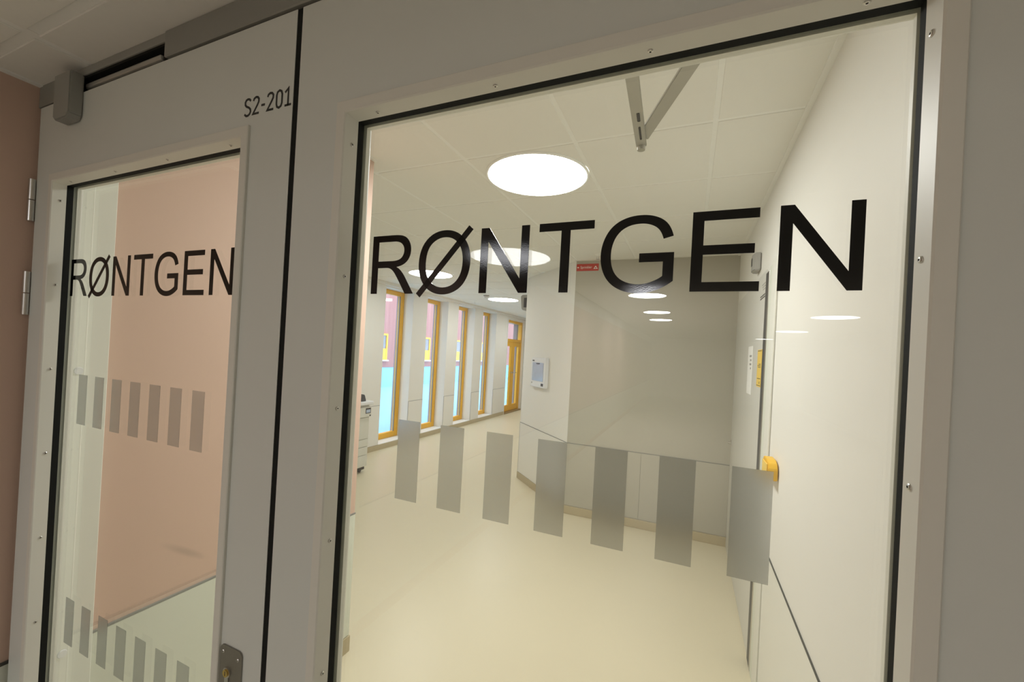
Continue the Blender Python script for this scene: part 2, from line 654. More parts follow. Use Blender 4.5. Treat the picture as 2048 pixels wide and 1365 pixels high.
for i, (a, b_) in enumerate(WIN):
    w = empty('window_%d' % (i + 1), (XI, (a + b_) / 2, Z0W))
    nth = ('nearest the copier', 'second from the copier', 'third from the copier', 'next to the orange door')[i]
    struct(w, 'tall narrow window with orange frame, ' + nth, 'window')
    fwid = 0.085
    box('window_frame', XO, XI, a, a + fwid, Z0W, Z1W, M_ORANGE, w, 0.004)
    box('window_frame', XO, XI, b_ - fwid, b_, Z0W, Z1W, M_ORANGE, w, 0.004)
    box('window_frame', XO, XI, a + fwid, b_ - fwid, Z0W, Z0W + 0.095, M_ORANGE, w, 0.004)
    box('window_frame', XO, XI, a + fwid, b_ - fwid, Z1W - 0.075, Z1W, M_ORANGE, w, 0.004)
    box('window_pane', XO + 0.02, XO + 0.032, a + fwid - 0.01, b_ - fwid + 0.01, Z0W + 0.085, Z1W - 0.065, M_WINGLASS, w)
    box('glazing_seal', XO + 0.034, XO + 0.055, b_ - fwid - 0.022, b_ - fwid, Z0W + 0.095, Z1W - 0.075, M_GREYPL, w)
    box('window_sill', XI + 0.001, XW + 0.012, a + 0.001, b_ - 0.001, Z0W - 0.03, Z0W + 0.004, M_SILL, w, 0.003)

# ---- orange glazed double door in the window wall
dd = empty('door_3', (XW - 0.10, sum(DOOR_O) / 2, 0))
struct(dd, 'orange double door with tall narrow panes and a transom', 'door')
x0, x1 = XW - 0.16, XW - 0.06
a, b_ = DOOR_O
box('door_frame', x0, x1, a, a + 0.07, 0.03, 2.585, M_ORANGE, dd, 0.003)
box('door_frame', x0, x1, b_ - 0.07, b_, 0.03, 2.585, M_ORANGE, dd, 0.003)
box('door_frame', x0, x1, a + 0.07, b_ - 0.07, 2.515, 2.585, M_ORANGE, dd, 0.003)
box('door_frame', x0, x1, a + 0.07, b_ - 0.07, 1.985, 2.065, M_ORANGE, dd, 0.003)
box('transom_pane', x0 + 0.04, x0 + 0.055, a + 0.065, b_ - 0.065, 2.06, 2.52, M_WINGLASS, dd)
box('threshold', x0 - 0.02, XW + 0.02, a, b_, 0.0, 0.035, M_THRESH, dd, 0.004)
mid = (a + b_) / 2
for s0, s1 in ((a + 0.07, mid), (mid, b_ - 0.07)):
    lf = empty('door_leaf', Vector((x1 - 0.03, (s0 + s1) / 2, 0.04)) - gloc(dd))
    lf.parent = dd
    st = 0.125
    box('leaf_frame', x0 + 0.03, x1 - 0.012, s0 + 0.003, s0 + st, 0.04, 1.985, M_ORANGE, lf, 0.003)
    box('leaf_frame', x0 + 0.03, x1 - 0.012, s1 - st, s1 - 0.003, 0.04, 1.985, M_ORANGE, lf, 0.003)
    box('leaf_frame', x0 + 0.03, x1 - 0.012, s0 + st, s1 - st, 0.04, 0.21, M_ORANGE, lf, 0.003)
    box('leaf_frame', x0 + 0.03, x1 - 0.012, s0 + st, s1 - st, 1.86, 1.985, M_ORANGE, lf, 0.003)
    box('leaf_pane', x0 + 0.055, x0 + 0.07, s0 + st - 0.01, s1 - st + 0.01, 0.2, 1.87, M_WINGLASS, lf)
    hy = s1 - 0.06 if s1 < mid + 0.01 else s0 + 0.06
    sgn = -1 if s1 < mid + 0.01 else 1
    bm = bmesh.new()
    cyl_bm(bm, (x1 - 0.012, hy, 1.12), 'x', 0.024, 0, 0.01, 16)
    cyl_bm(bm, (x1, hy, 1.12), 'x', 0.009, 0, 0.05, 12)
    cyl_bm(bm, (x1 + 0.048, hy, 1.12), 'y', 0.010, min(0, sgn * 0.13), max(0, sgn * 0.13), 12)
    from_bm('door_handle', bm, M_STEEL, lf)
box('trim', XW - 0.10, XW + 0.015, a - 0.03, a, 0.0, 2.6, M_SILL, dd)

# ---- ceilings: grid of recessed rails and tiles, every tile a piece of its own
GX0, GY0, GS = 0.053, 1.378, 0.605


def ceiling_grid(parent, xlines, ylines, z, rail_w, proud, skip=()):
    cache = {}
    for i in range(len(xlines) - 1):
        for j in range(len(ylines) - 1):
            w_, h_ = xlines[i + 1] - xlines[i], ylines[j + 1] - ylines[j]
            cx, cy = (xlines[i] + xlines[i + 1]) / 2, (ylines[j] + ylines[j + 1]) / 2
            if any(f(cx, cy) for f in skip):
                continue
            key = (round(w_, 3), round(h_, 3))
            if key not in cache:
                bm = bmesh.new()
                g = rail_w / 2
                vs = bm_box(bm, -w_ / 2 + g, w_ / 2 - g, -h_ / 2 + g, h_ / 2 - g, 0, 0.016)
                bmesh.ops.bevel(bm, geom=[e for e in bm.edges if all(v.co.z < 0.001 for v in e.verts)],
                                offset=0.0015, segments=1, affect='EDGES')
                bmesh.ops.recalc_face_normals(bm, faces=bm.faces[:])
                me = bpy.data.meshes.new('ceiling_tile')
                bm.to_mesh(me)
                bm.free()
                cache[key] = me
            link('ceiling_tile', cache[key], M_TILE, parent, Vector((cx, cy, z)) - gloc(parent))
    for x in xlines[1:-1]:
        box('ceiling_rail', x - rail_w / 2 - 0.004, x + rail_w / 2 + 0.004, ylines[0], ylines[-1], z + proud, z + proud + 0.02, M_RAIL, parent)
    for y in ylines[1:-1]:
        box('ceiling_rail', xlines[0], xlines[-1], y - rail_w / 2 - 0.004, y + rail_w / 2 + 0.004, z + proud + 0.0007, z + proud + 0.0207, M_RAIL, parent)


ce = box('ceiling', XW - 0.15, XR + 0.15, 0.02, Y_END + 0.1, ZC + 0.045, ZC + 0.12, M_CEIL)
struct(ce, 'white suspended tile ceiling of the hall', 'ceiling')
xl = [GX0 - GS * k for k in range(0, 8)][::-1]
xl = [XW] + [x for x in xl if x > XW + 0.1] + [XR]
yl = [0.10] + [GY0 + GS * k for k in range(-2, 19) if 0.15 < GY0 + GS * k < Y_END - 0.1] + [Y_END]
skip_hall = (lambda x, y: x < XP - 0.4 and y < 0.9,
             lambda x, y: x > -1.6 and y > 4.2,
             lambda x, y: x > -1.95 and y > 5.2)
ceiling_grid(ce, xl, yl, ZC, 0.020, 0.0025, skip_hall)
box('ceiling_trim', XR - 0.022, XR, 0.10, YF, ZC - 0.004, ZC + 0.004, M_RAIL, ce)
box('ceiling_trim', XP, XP + 0.022, 0.12, YP, ZC - 0.004, ZC + 0.004, M_RAIL, ce)
box('ceiling_trim', XW, XW + 0.06, 1.2, Y_END, ZC - 0.05, ZC + 0.002, M_WHITE, ce)

cf = box('ceiling', XL - 0.14, 4.3, -3.3, 0.03, ZF + 0.04, ZF + 0.10, M_CEIL)
struct(cf, 'low suspended tile ceiling right before the doors', 'ceiling')
xl2 = [XL] + [-1.425 + 0.6 * k for k in range(0, 10) if -1.425 + 0.6 * k < 4.1] + [4.2]
yl2 = [-3.3] + [-0.145 - 0.6 * k for k in range(5, -1, -1)] + [-0.0]
ceiling_grid(cf, xl2, yl2, ZF, 0.022, 0.003)
box('ceiling_trim', XL, XL + 0.02, -3.3, -0.038, ZF - 0.003, ZF + 0.003, M_RAIL, cf)
box('fascia', XL, 4.2, -3.36, -3.3, ZF, ZC, M_WHITE, cf)
cf2 = box('ceiling', XL - 0.14, 4.35, -20.2, -3.3, ZC, ZC + 0.1, M_TILE)
struct(cf2, 'white ceiling of the corridor beyond the low part', 'ceiling')


# ================================================================== THE GLAZED DOUBLE DOORS
YLF, YLB = -0.038, 0.016        # leaf front / back
YBF = -0.044                    # bead front
YG = -0.0146                    # where bead meets the gasket
HO, HM, HG = 0.400, 0.380, 0.3777
ZT = 2.088                      # top of the visible glass
ZB = 0.26                       # bottom of the visible glass
ZLEAF = 2.306

GLY = {
    'R': (1479, 'M 161 0 V 1466 H 811 Q 1007 1466 1109 1426.5 Q 1211 1387 1272 1287 Q 1333 1187 1333 1066 Q 1333 910 1232 803 Q 1131 696 920 667 Q 997 630 1037 594 Q 1122 516 1198 399 L 1453 0 H 1209 L 1015 305 Q 930 437 875 507 Q 820 577 776.5 605 Q 733 633 688 644 Q 655 651 580 651 H 355 V 0 Z M 355 819 H 772 Q 905 819 980 846.5 Q 1055 874 1094 934.5 Q 1133 995 1133 1066 Q 1133 1170 1057.5 1237 Q 982 1304 819 1304 H 355 Z'),
    'O': (1593, 'M 99 714 Q 99 1079 295 1285.5 Q 491 1492 801 1492 Q 1004 1492 1167 1395 Q 1330 1298 1415.5 1124.5 Q 1501 951 1501 731 Q 1501 508 1411 332 Q 1321 156 1156 65.5 Q 991 -25 800 -25 Q 593 -25 430 75 Q 267 175 183 348 Q 99 521 99 714 Z M 299 711 Q 299 446 441.5 293.5 Q 584 141 799 141 Q 1018 141 1159.5 295 Q 1301 449 1301 732 Q 1301 911 1240.5 1044.5 Q 1180 1178 1063.5 1251.5 Q 947 1325 802 1325 Q 596 1325 447.5 1183.5 Q 299 1042 299 711 Z'),
    'N': (1479, 'M 156 0 V 1466 H 355 L 1125 315 V 1466 H 1311 V 0 H 1112 L 342 1152 V 0 Z'),
    'T': (1251, 'M 531 0 V 1293 H 48 V 1466 H 1210 V 1293 H 725 V 0 Z'),
    'G': (1593, 'M 844 575 V 747 L 1465 748 V 204 Q 1322 90 1170 32.5 Q 1018 -25 858 -25 Q 642 -25 465.5 67.5 Q 289 160 199 335 Q 109 510 109 726 Q 109 940 198.5 1125.5 Q 288 1311 456 1401 Q 624 1491 843 1491 Q 1002 1491 1130.5 1439.5 Q 1259 1388 1332 1296 Q 1405 1204 1443 1056 L 1268 1008 Q 1235 1120 1186 1184 Q 1137 1248 1046 1286.5 Q 955 1325 844 1325 Q 711 1325 614 1284.5 Q 517 1244 457.5 1178 Q 398 1112 365 1033 Q 309 897 309 738 Q 309 542 376.5 410 Q 444 278 573 214 Q 702 150 847 150 Q 973 150 1093 198.5 Q 1213 247 1275 302 V 575 Z'),
    'E': (1366, 'M 162 0 V 1466 H 1222 V 1293 H 356 V 844 H 1167 V 672 H 356 V 173 H 1257 V 0 Z'),
}
SX = (0.1687 + 0.5144) / (10072 - 161)
SZ = 0.1 / 1466


def frame_piece(name, pts_prof, c0, c1, mat, parent):
    """mitred bar: profile of (h, y) with h the distance outward from the opening's nominal edge;
    c0, c1 give (corner position, direction) functions"""
    bm = bmesh.new()
    A = [bm.verts.new(c0(h, y)) for h, y in pts_prof]
    B = [bm.verts.new(c1(h, y)) for h, y in pts_prof]
    k = len(pts_prof)
    bm.faces.new(A)
    bm.faces.new(B[::-1])
    for i in range(k):
        bm.faces.new((A[i], A[(i + 1) % k], B[(i + 1) % k], B[i]))
    return from_bm(name, bm, mat, parent)


def ring(name, prof, xc, half, zb, zt, mat, parent):
    """four mitred pieces round the opening; prof in (outward offset, y)"""
    tl = lambda h, y: (xc - half - h, y, zt + h)
    tr = lambda h, y: (xc + half + h, y, zt + h)
    bl = lambda h, y: (xc - half - h, y, zb - h)
    br = lambda h, y: (xc + half + h, y, zb - h)
    return [frame_piece(name, prof, a_, c_, mat, parent) for a_, c_ in ((tl, tr), (bl, tl), (tr, br), (br, bl))]


# screw head, axis along +z local
bm = bmesh.new()
rings = []
for r_, z_ in ((0.0038, 0.0), (0.0036, 0.0010), (0.0026, 0.0018), (0.0013, 0.0020), (0.0012, 0.0004)):
    rings.append([bm.verts.new((r_ * math.cos(2 * math.pi * k / 14), r_ * math.sin(2 * math.pi * k / 14), z_)) for k in range(14)])
for A, B in zip(rings[:-1], rings[1:]):
    for k in range(14):
        bm.faces.new((A[k], A[(k + 1) % 14], B[(k + 1) % 14], B[k]))
f = bm.faces.new(rings[-1])
SCREW = bpy.data.meshes.new('screw')
bm.to_mesh(SCREW)
bm.free()
SCREW.materials.append(M_STEEL)
SCREW.materials.append(M_DARKSTEEL)
for p_ in SCREW.polygons:
    if p_.center.z < 0.0013 and math.hypot(p_.center.x, p_.center.y) < 0.0014:
        p_.material_index = 1


def screw(parent, pos, direction, sc=1.0):
    o = link('screw', SCREW, None, parent, Vector(pos) - gloc(parent))
    o.rotation_mode = 'QUATERNION'
    o.rotation_quaternion = Vector((0, 0, 1)).rotation_difference(Vector(direction))
    o.scale = (sc, sc, sc)
    return o


def letter_mesh(chars_key):
    adv, path = GLY[chars_key]
    bm = fill_bm(bez(path))
    if chars_key == 'O':
        sl = fill_bm(stroke_poly([(118, -45), (1482, 1515)], 150))
        me = bpy.data.meshes.new('t')
        sl.to_mesh(me)
        sl.free()
        bm.from_mesh(me)
        bpy.data.meshes.remove(me)
    return bm, adv


LETTER_BM = {}


def make_leaf(name, label, xa, xb, xc, decal_dx, lower_strips=True):
    door = empty(name, ((xa + xb) / 2, -0.01, 0.0))
    struct(door, label, 'door')
    # the slab: a frame with a glazed opening
    ho = HG + 0.008
    t0, t1 = ZT + 0.008, ZB - 0.008
    bm = bmesh.new()
    bm_box(bm, xa, xc - ho, YLF, YLB, 0.008, ZLEAF)
    bm_box(bm, xc + ho, xb, YLF, YLB, 0.008, ZLEAF)
    bm_box(bm, xc - ho, xc + ho, YLF, YLB, t0, ZLEAF)
    bm_box(bm, xc - ho, xc + ho, YLF, YLB, 0.008, t1)
    bmesh.ops.remove_doubles(bm, verts=bm.verts[:], dist=1e-5)
    from_bm('leaf_panel', bm, M_LEAF, door)
    # glazing beads, front: flat face 20 mm wide, deep splayed reveal with the screws
    a_, b__ = HO - HG, HM - HG
    ring('glazing_bead', [(a_, YLF + 0.001), (a_, YBF + 0.0015), (a_ - 0.0015, YBF), (b__ + 0.002, YBF), (b__, YBF + 0.002),
                          (0, YG), (0.0075, YG), (0.0075, YLF + 0.001)], xc, HG, ZB, ZT, M_BEAD, door)
    ring('gasket', [(0.0005, YG + 0.0001), (0.0005, -0.0004), (0.0075, -0.0004), (0.0075, YG + 0.0001)], xc, HG, ZB, ZT, M_RUBBER_SHADE, door)
    ring('glazing_bead', [(0.0005, 0.0075), (0.0008, YLB + 0.0005), (0.002, YLB + 0.004), (0.022, YLB + 0.004), (0.022, YLB), (0.0075, YLB), (0.0075, 0.0075)],
         xc, HG, ZB, ZT, M_BEAD, door)
    pane = box('glass_pane', xc - HG - 0.006, xc + HG + 0.006, 0.0, 0.0065, ZB - 0.006, ZT + 0.006, M_GLASS, door)
    # screws on the reveal
    ys = -0.026
    hs = HG + 0.0012
    for dx in (-0.325, -0.108, 0.108, 0.325):
        screw(door, (xc + dx, ys, ZT + 0.0014), (0, -0.09, -1))
        screw(door, (xc + dx, ys, ZB - 0.0014), (0, -0.09, 1))
    z = ZT - 0.046
    while z > ZB + 0.05:
        screw(door, (xc - hs, ys, z), (1, -0.09, 0))
        screw(door, (xc + hs, ys, z), (-1, -0.09, 0))
        z -= 0.2275
    # black lettering
    x_or = -0.5144 - 161 * SX + decal_dx
    pen = 0
    for c in 'RONTGEN':
        if c not in LETTER_BM:
            bm, adv = letter_mesh(c)
            xf(bm, lambda x, y, zz: (x * SX, -0.0004 + (zz if abs(zz) < 0.001 else 0), y * SZ))
            bmesh.ops.recalc_face_normals(bm, faces=bm.faces[:])
            me = bpy.data.meshes.new('letter')
            bm.to_mesh(me)
            bm.free()
            LETTER_BM[c] = (me, adv)
        me, adv = LETTER_BM[c]
        link('letter', me, M_VINYL, door, Vector((x_or + pen * SX, 0, 1.70 + 0.0880)) - gloc(door))
        pen += adv
    # grey film strips
    rows = [(1.70 - 0.1223, 1.70 - 0.2537), (1.70 - 0.7165, 1.70 - 0.8366)]
    for zt, zb in rows:
        for k in range(7):
            xs_ = -0.4391 + decal_dx + k * 0.082
            box('film_strip', xs_, xs_ + 0.0425, -0.0007, -0.0003, zb, zt, M_FILM, door)
    return door


XC_R, XC_L = -0.172, -1.199
SEAM0, SEAM1 = -0.687, -0.673
dr = make_leaf('door_1', 'right glazed door leaf with large black lettering beside the wall lamps', SEAM1, 0.333, XC_R, 0.0)
dr['label'] = 'glazed white door leaf without room number, its pane lettered in black'
dl = make_leaf('door_2', 'glazed white door leaf with room number, hinged at the pink corridor wall', -1.684, SEAM0, XC_L, -1.0510)

# seam between the leaves (rubber profile)
box('seam_seal', SEAM0, SEAM1, YLF + 0.001, YLB, 0.008, ZLEAF, M_RUBBER_SHADE, dl)

# room number on the left leaf
DIN = {
    'S': ([(0.50, 0.86), (0.40, 0.97), (0.27, 1.0), (0.14, 0.96), (0.06, 0.84), (0.07, 0.69), (0.16, 0.58), (0.38, 0.47), (0.49, 0.36), (0.52, 0.22), (0.45, 0.08), (0.32, 0.0), (0.18, 0.0), (0.03, 0.12)], False, 0.56),
    '2': ([(0.05, 0.80), (0.10, 0.93), (0.24, 1.0), (0.38, 0.97), (0.48, 0.85), (0.47, 0.68), (0.38, 0.52), (0.05, 0.02), (0.52, 0.02)], False, 0.56),
    '-': ([(0.02, 0.42), (0.30, 0.42)], False, 0.33),
    '0': ([(0.07, 0.75), (0.12, 0.92), (0.27, 1.0), (0.42, 0.92), (0.48, 0.75), (0.48, 0.25), (0.42, 0.08), (0.27, 0.0), (0.12, 0.08), (0.07, 0.25)], True, 0.55),
    '1': ([(0.03, 0.78), (0.27, 0.99), (0.27, 0.0)], False, 0.46),
}
H_NO = 0.0325
pen = -0.8205
tot = 0
num = 'S2-201'
gap = 0.115
tot = sum(DIN[c][2] for c in num) + gap * (len(num) - 1)
sxn = 0.128 / tot
for c in num:
    pts, closed, adv = DIN[c]
    polys = stroke_poly([(p[0] * sxn, p[1] * H_NO) for p in pts], 0.0042, closed)
    if c == '1':
        polys2 = stroke_poly([(0.03 * sxn, 0.001), (0.50 * sxn, 0.001)], 0.004)
    bm = fill_bm(polys)
    if c == '1':
        b2 = fill_bm(polys2)
        me = bpy.data.meshes.new('t')
        b2.to_mesh(me)
        b2.free()
        bm.from_mesh(me)
        bpy.data.meshes.remove(me)
    xf(bm, lambda x, y, zz: (x + pen, YLF - 0.0003 + zz, y + 2.1315))
    from_bm('room_number_character', bm, M_PRINT, dl)
    pen += (adv + gap) * sxn

# lock plate of the left leaf
px0, px1, pz1, pz0 = -0.796, -0.735, 1.113, 0.90
pl = []
rr = 0.009
for cx, cz, a0 in ((px1 - rr, pz1 - rr, 0), (px0 + rr, pz1 - rr, 90), (px0 + rr, pz0 + rr, 180), (px1 - rr, pz0 + rr, 270)):
    for k in range(6):
        t = math.radians(a0 + k * 18)
        pl.append((cx + rr * math.cos(t), cz + rr * math.sin(t)))
lock = prism('lock_plate', pl, 'y', YLF - 0.003, YLF, M_BRUSHED, dl, 0.0006)
lock['label'] = 'dark brushed steel lock plate'
for sx_, sz_ in ((px0 + 0.009, pz1 - 0.012), (px1 - 0.010, pz1 - 0.016)):
    screw(lock, (sx_, YLF - 0.003, sz_), (0, -1, 0), 0.9)
cyl('lock_cylinder', (-0.772, YLF - 0.003, 1.066), 'y', 0.0095, -0.003, 0, M_STEEL, lock, 24)
cyl('cylinder_plug', (-0.772, YLF - 0.006, 1.066), 'y', 0.0068, -0.0025, 0, M_BRASS, lock, 20)
box('keyhole', -0.7726, -0.7714, YLF - 0.0088, YLF - 0.0084, 1.062, 1.070, M_DARKSTEEL, lock)
prism('cylinder_body', [(-0.777, 1.066), (-0.767, 1.066), (-0.767, 1.036), (-0.769, 1.033), (-0.775, 1.033), (-0.777, 1.036)], 'y', YLF - 0.0055, YLF - 0.003, M_STEEL, lock)

# hinges of the left leaf
for z0_, z1_ in ((1.991, 2.106), (1.731, 1.850), (0.35, 0.47)):
    zm = (z0_ + z1_) / 2
    hg = empty('hinge', Vector((-1.687, YLF - 0.006, z0_)) - gloc(dl))
    hg.parent = dl
    cyl('hinge_barrel', (-1.6885, YLF - 0.007, 0), 'z', 0.0075, z0_, zm - 0.0012, M_STEEL, hg, 20)
    cyl('hinge_barrel', (-1.6885, YLF - 0.007, 0), 'z', 0.0075, zm + 0.0012, z1_, M_STEEL, hg, 20)

# ---- frame head above the leaves, with the open slide channel of a concealed closer
head = empty('trim_1', (-0.67, -0.01, ZLEAF))
struct(head, 'steel frame head with shade put into its grey, between the double doors and the low ceiling', 'door frame')
ZH0, ZH1 = ZLEAF + 0.004, ZF - 0.0005
box('head_profile', XL + 0.002, -1.505, YLF, 0.02, ZH0, ZH1, M_SHADEMETAL, head)
box('head_profile', -1.098, 0.343, YLF - 0.004, 0.02, ZH0 + 0.001, ZH1, M_SHADEMETAL, head, 0.002)
box('head_profile', -1.505, -1.098, YLF, 0.02, 2.350, ZH1, M_BLOCK, head)
box('slot_shade', -1.505, -1.098, 0.0, 0.02, ZH0, 2.350, M_RUBBER_SHADE, head)  # black boxes put the darkness inside the slot into colour
box('slot_shade', -1.505, -1.098, YLF + 0.003, 0.0, 2.344, 2.350, M_RUBBER_SHADE, head)
box('slot_shade', -1.505, -1.493, YLF + 0.003, 0.0, ZH0, 2.344, M_RUBBER_SHADE, head)
box('slot_shade', -1.110, -1.098, YLF + 0.003, 0.0, ZH0, 2.344, M_RUBBER_SHADE, head)
box('slide_rail', -1.470, -1.135, YLF + 0.008, YLF + 0.024, ZH0 + 0.012, ZH0 + 0.026, M_ALU, head, 0.004, 2)
box('frame_jamb', XL + 0.001, -1.694, YLF + 0.012, 0.02, 0, ZH0, M_LEAF, head)

# grey end block under the slot
blk = prism('channel_end_block', [(-1.532, 2.348), (-1.532, 2.240), (-1.522, 2.230), (-1.462, 2.230), (-1.450, 2.242), (-1.450, 2.348)],
            'y', -0.066, YLF - 0.0003, M_BLOCK, None, 0.003)
tag(blk, 'small grey metal block below the slot in the door frame head', 'bracket')

# ---- door frame on the hall side
fr = empty('trim_2', (-0.66, 0.06, 0))
struct(fr, 'white steel door frame on the hall side of the double doors', 'door frame')
box('frame_jamb', -1.76, -1.600, YLB + 0.002, 0.055, 0, 2.34, M_FRAME, fr, 0.002)
box('frame_jamb', -1.76, -1.612, 0.055, 0.112, 0, 2.34, M_FRAME, fr, 0.002)
box('frame_jamb', -1.76, XP + 0.006, 0.112, 0.120, 0, ZC - 0.001, M_FRAME, fr, 0.001)
box('frame_jamb', 0.300, 0.36, YLB + 0.002, 0.112, 0, 2.34, M_FRAME, fr, 0.002)
box('frame_head', -1.600, 0.300, YLB + 0.002, 0.112, 2.30, 2.36, M_FRAME, fr, 0.002)
for zc_ in (1.579, 0.769):
    bm = bmesh.new()
    cyl_bm(bm, (-1.600, 0.040, zc_), 'x', 0.0115, -0.001, 0.003, 20, 0.010)
    from_bm('cover_cap', bm, M_PLASTIC, fr)

# ================================================================== HALL: LAMPS
def round_lamp(x, y, z, dia, mat, label, group):
    t = empty('ceiling_lamp', (x, y, z))
    tag(t, label, 'ceiling lamp', group)
    r_ = dia / 2
    lathe('lamp_rim', (x, y, z), [(r_ - 0.006, 0.001), (r_ - 0.006, -0.009), (r_, -0.010), (r_ + 0.006, -0.004), (r_ + 0.006, 0.0015)], M_RAIL, t, 64)
    lathe('lamp_diffuser', (x, y, z), [(r_ - 0.006, -0.002), (r_ - 0.006, -0.0075), (r_ * 0.97, -0.0085), (0, -0.0085)], mat, t, 64)
    return t


round_lamp(-0.852, 1.682, ZC, 0.575, M_LAMP, 'lit round ceiling lamp above the hall floor just behind the doors', None)
round_lamp(-3.33, 4.30, ZC, 0.60, M_LAMPW, 'lit round ceiling lamp above the copier end of the window wall', None)
round_lamp(-3.40, 6.92, ZC, 0.60, M_LAMPW, 'lit round ceiling lamp beyond the angled wall, before the orange door', None)
round_lamp(-3.40, 9.60, ZC, 0.60, M_LAMPW, 'lit round ceiling lamp right before the orange door', None)

# lamps of the corridor before the doors (seen mirrored in the panes)
round_lamp(-1.19, -2.12, ZF, 0.575, M_LAMPN, 'dim round ceiling lamp mirrored behind the letters N and T', None)
for x, y, dd_, lb in ((-0.67, -6.42, 0.58, 'round corridor lamp mirrored touching the foot of the letter G'),
                      (-0.69, -8.88, 0.55, 'round corridor lamp mirrored as the middle one of three below the letter G'),
                      (-0.71, -10.68, 0.55, 'round corridor lamp mirrored as the lowest of three below the letter G')):
    round_lamp(x, y, ZC, dd_, M_LAMPF, lb, 'corridor lamps mirrored below the letter G')
for x, y, dd_, lb in ((2.55, -9.47, 0.78, 'round corridor lamp mirrored as the largest below the last letter N'),
                      (2.62, -13.65, 0.80, 'round corridor lamp mirrored between the largest one and the sliding door'),
                      (2.57, -18.0, 0.60, 'round corridor lamp mirrored across the dark edge of the sliding door')):
    round_lamp(x, y, ZC, dd_, M_LAMPR, lb, 'corridor lamps mirrored below the last letter')

# ================================================================== HALL: DOOR CLOSER ON THE RIGHT LEAF
cl = empty('door_closer', (-0.13, YLB, 2.18))
tag(cl, 'grey metal door closer with folded arm behind the large pane', 'door closer')
box('closer_body', -0.33, -0.06, YLB + 0.0005, 0.075, 2.19, 2.245, M_ALU, cl, 0.004, 2)
ZA = 2.252


def bar(name, p, q, w, z0, z1, mat, parent):
    p, q = Vector(p), Vector(q)
    dr_ = (q - p).normalized()
    nn = Vector((-dr_.y, dr_.x))
    pts = [p + nn * w / 2, p - nn * w / 2, q - nn * w / 2, q + nn * w / 2]
    return prism(name, [(v.x, v.y) for v in pts], 'z', z0, z1, mat, parent, 0.0012)


bar('main_arm', (-0.122, 0.045), (-0.1415, 0.555), 0.026, ZA, ZA + 0.007, M_ALU, cl)
bar('forearm', (-0.137, 0.530), (0.058, 0.095), 0.030, ZA + 0.0075, ZA + 0.0145, M_ALU, cl)
box('arm_shoe', 0.035, 0.085, 0.075, 0.118, ZA + 0.0, ZA + 0.02, M_ALU, cl, 0.002)
cyl('elbow_pin', (-0.1415, 0.552, 0), 'z', 0.010, ZA - 0.010, ZA + 0.02, M_STEEL, cl, 20)
bar('arm_slot', (-0.133, 0.395), (-0.1345, 0.43), 0.007, ZA - 0.0006, ZA, M_DARKPL, cl)
bar('arm_slot', (-0.1360, 0.455), (-0.1385, 0.515), 0.005, ZA - 0.0006, ZA, M_DARKPL, cl)
cyl('closer_shaft', (-0.122, 0.045, 0), 'z', 0.010, 2.245, ZA + 0.008, M_STEEL, cl, 16)

# ================================================================== HALL: SLIDING DOOR IN THE RIGHT WALL
sd = empty('door_4', (XR, 2.9, 0))
struct(sd, 'flush white sliding door with signs in the right hall wall', 'door')
box('door_leaf', XR - 0.005, XR - 0.0006, 2.254, YF - 0.03, 0.012, 2.26, M_SLIDE, sd, 0.001)
box('rubber_edge', XR - 0.007, XR - 0.0006, 2.160, 2.252, 0.006, 2.235, M_DARKPL, sd, 0.002)
box('steel_edge', XR - 0.008, XR - 0.0006, 2.135, 2.159, 0.006, 2.235, M_STEEL, sd, 0.002)
box('door_casing', XR - 0.006, XR - 0.0006, 2.03, 2.134, 0.0, 2.25, M_WAINS, sd, 0.002)
box('door_casing', XR - 0.011, XR - 0.0006, 1.90, 2.028, 0.0, 2.265, M_BEAD, sd, 0.003)
XS = XR - 0.005
hb = bmesh.new()
bm_box(hb, XS - 0.006, XS, 3.765, 3.80, 0.955, 1.005)
cyl_bm(hb, (XS - 0.006, 3.783, 0.98), 'x', 0.012, -0.022, 0, 14)
from_bm('door_pull', hb, M_STEEL, sd)
# small lines of print above
for k in range(3):
    box('print_line', XS - 0.0004, XS, 2.27, 2.40 - 0.02 * k, 2.185 - k * 0.016, 2.192 - k * 0.016, M_GREYPL, sd)
for k in range(2):
    box('print_line', XS - 0.0004, XS, 2.27, 2.45, 2.118 - k * 0.014, 2.126 - k * 0.014, M_PRINT, sd)

pp = box('paper_notice', XS - 0.0016, XS - 0.0002, 2.66, 2.89, 1.50, 1.83, M_PAPER, None, 0.0003)
tag(pp, 'white paper notice with small print on the white sliding door', 'notice')
for k, (a, b_) in enumerate(((2.70, 2.80), (2.70, 2.77), (2.70, 2.79), (2.71, 2.75))):
    box('print_line', XS - 0.0020, XS - 0.0016, a, b_, 1.755 - 0.028 * k, 1.768 - 0.028 * k, M_GREYPL, pp)
ys_ = box('warning_sign', XS - 0.0022, XS - 0.0002, 2.262, 2.425, 1.572, 1.795, M_YSIGN, None, 0.0003)
tag(ys_, 'yellow warning sign with black print on the white sliding door', 'sign')
for z_, a, b_ in ((1.786, 2.27, 2.417), (1.706, 2.285, 2.36), (1.697, 2.285, 2.40), (1.688, 2.285, 2.38), (1.620, 2.275, 2.40), (1.600, 2.30, 2.325), (1.593, 2.295, 2.33), (1.579, 2.27, 2.417)):
    box('print_line', XS - 0.0026, XS - 0.0022, a, b_, z_, z_ + 0.0035, M_PRINT, ys_)

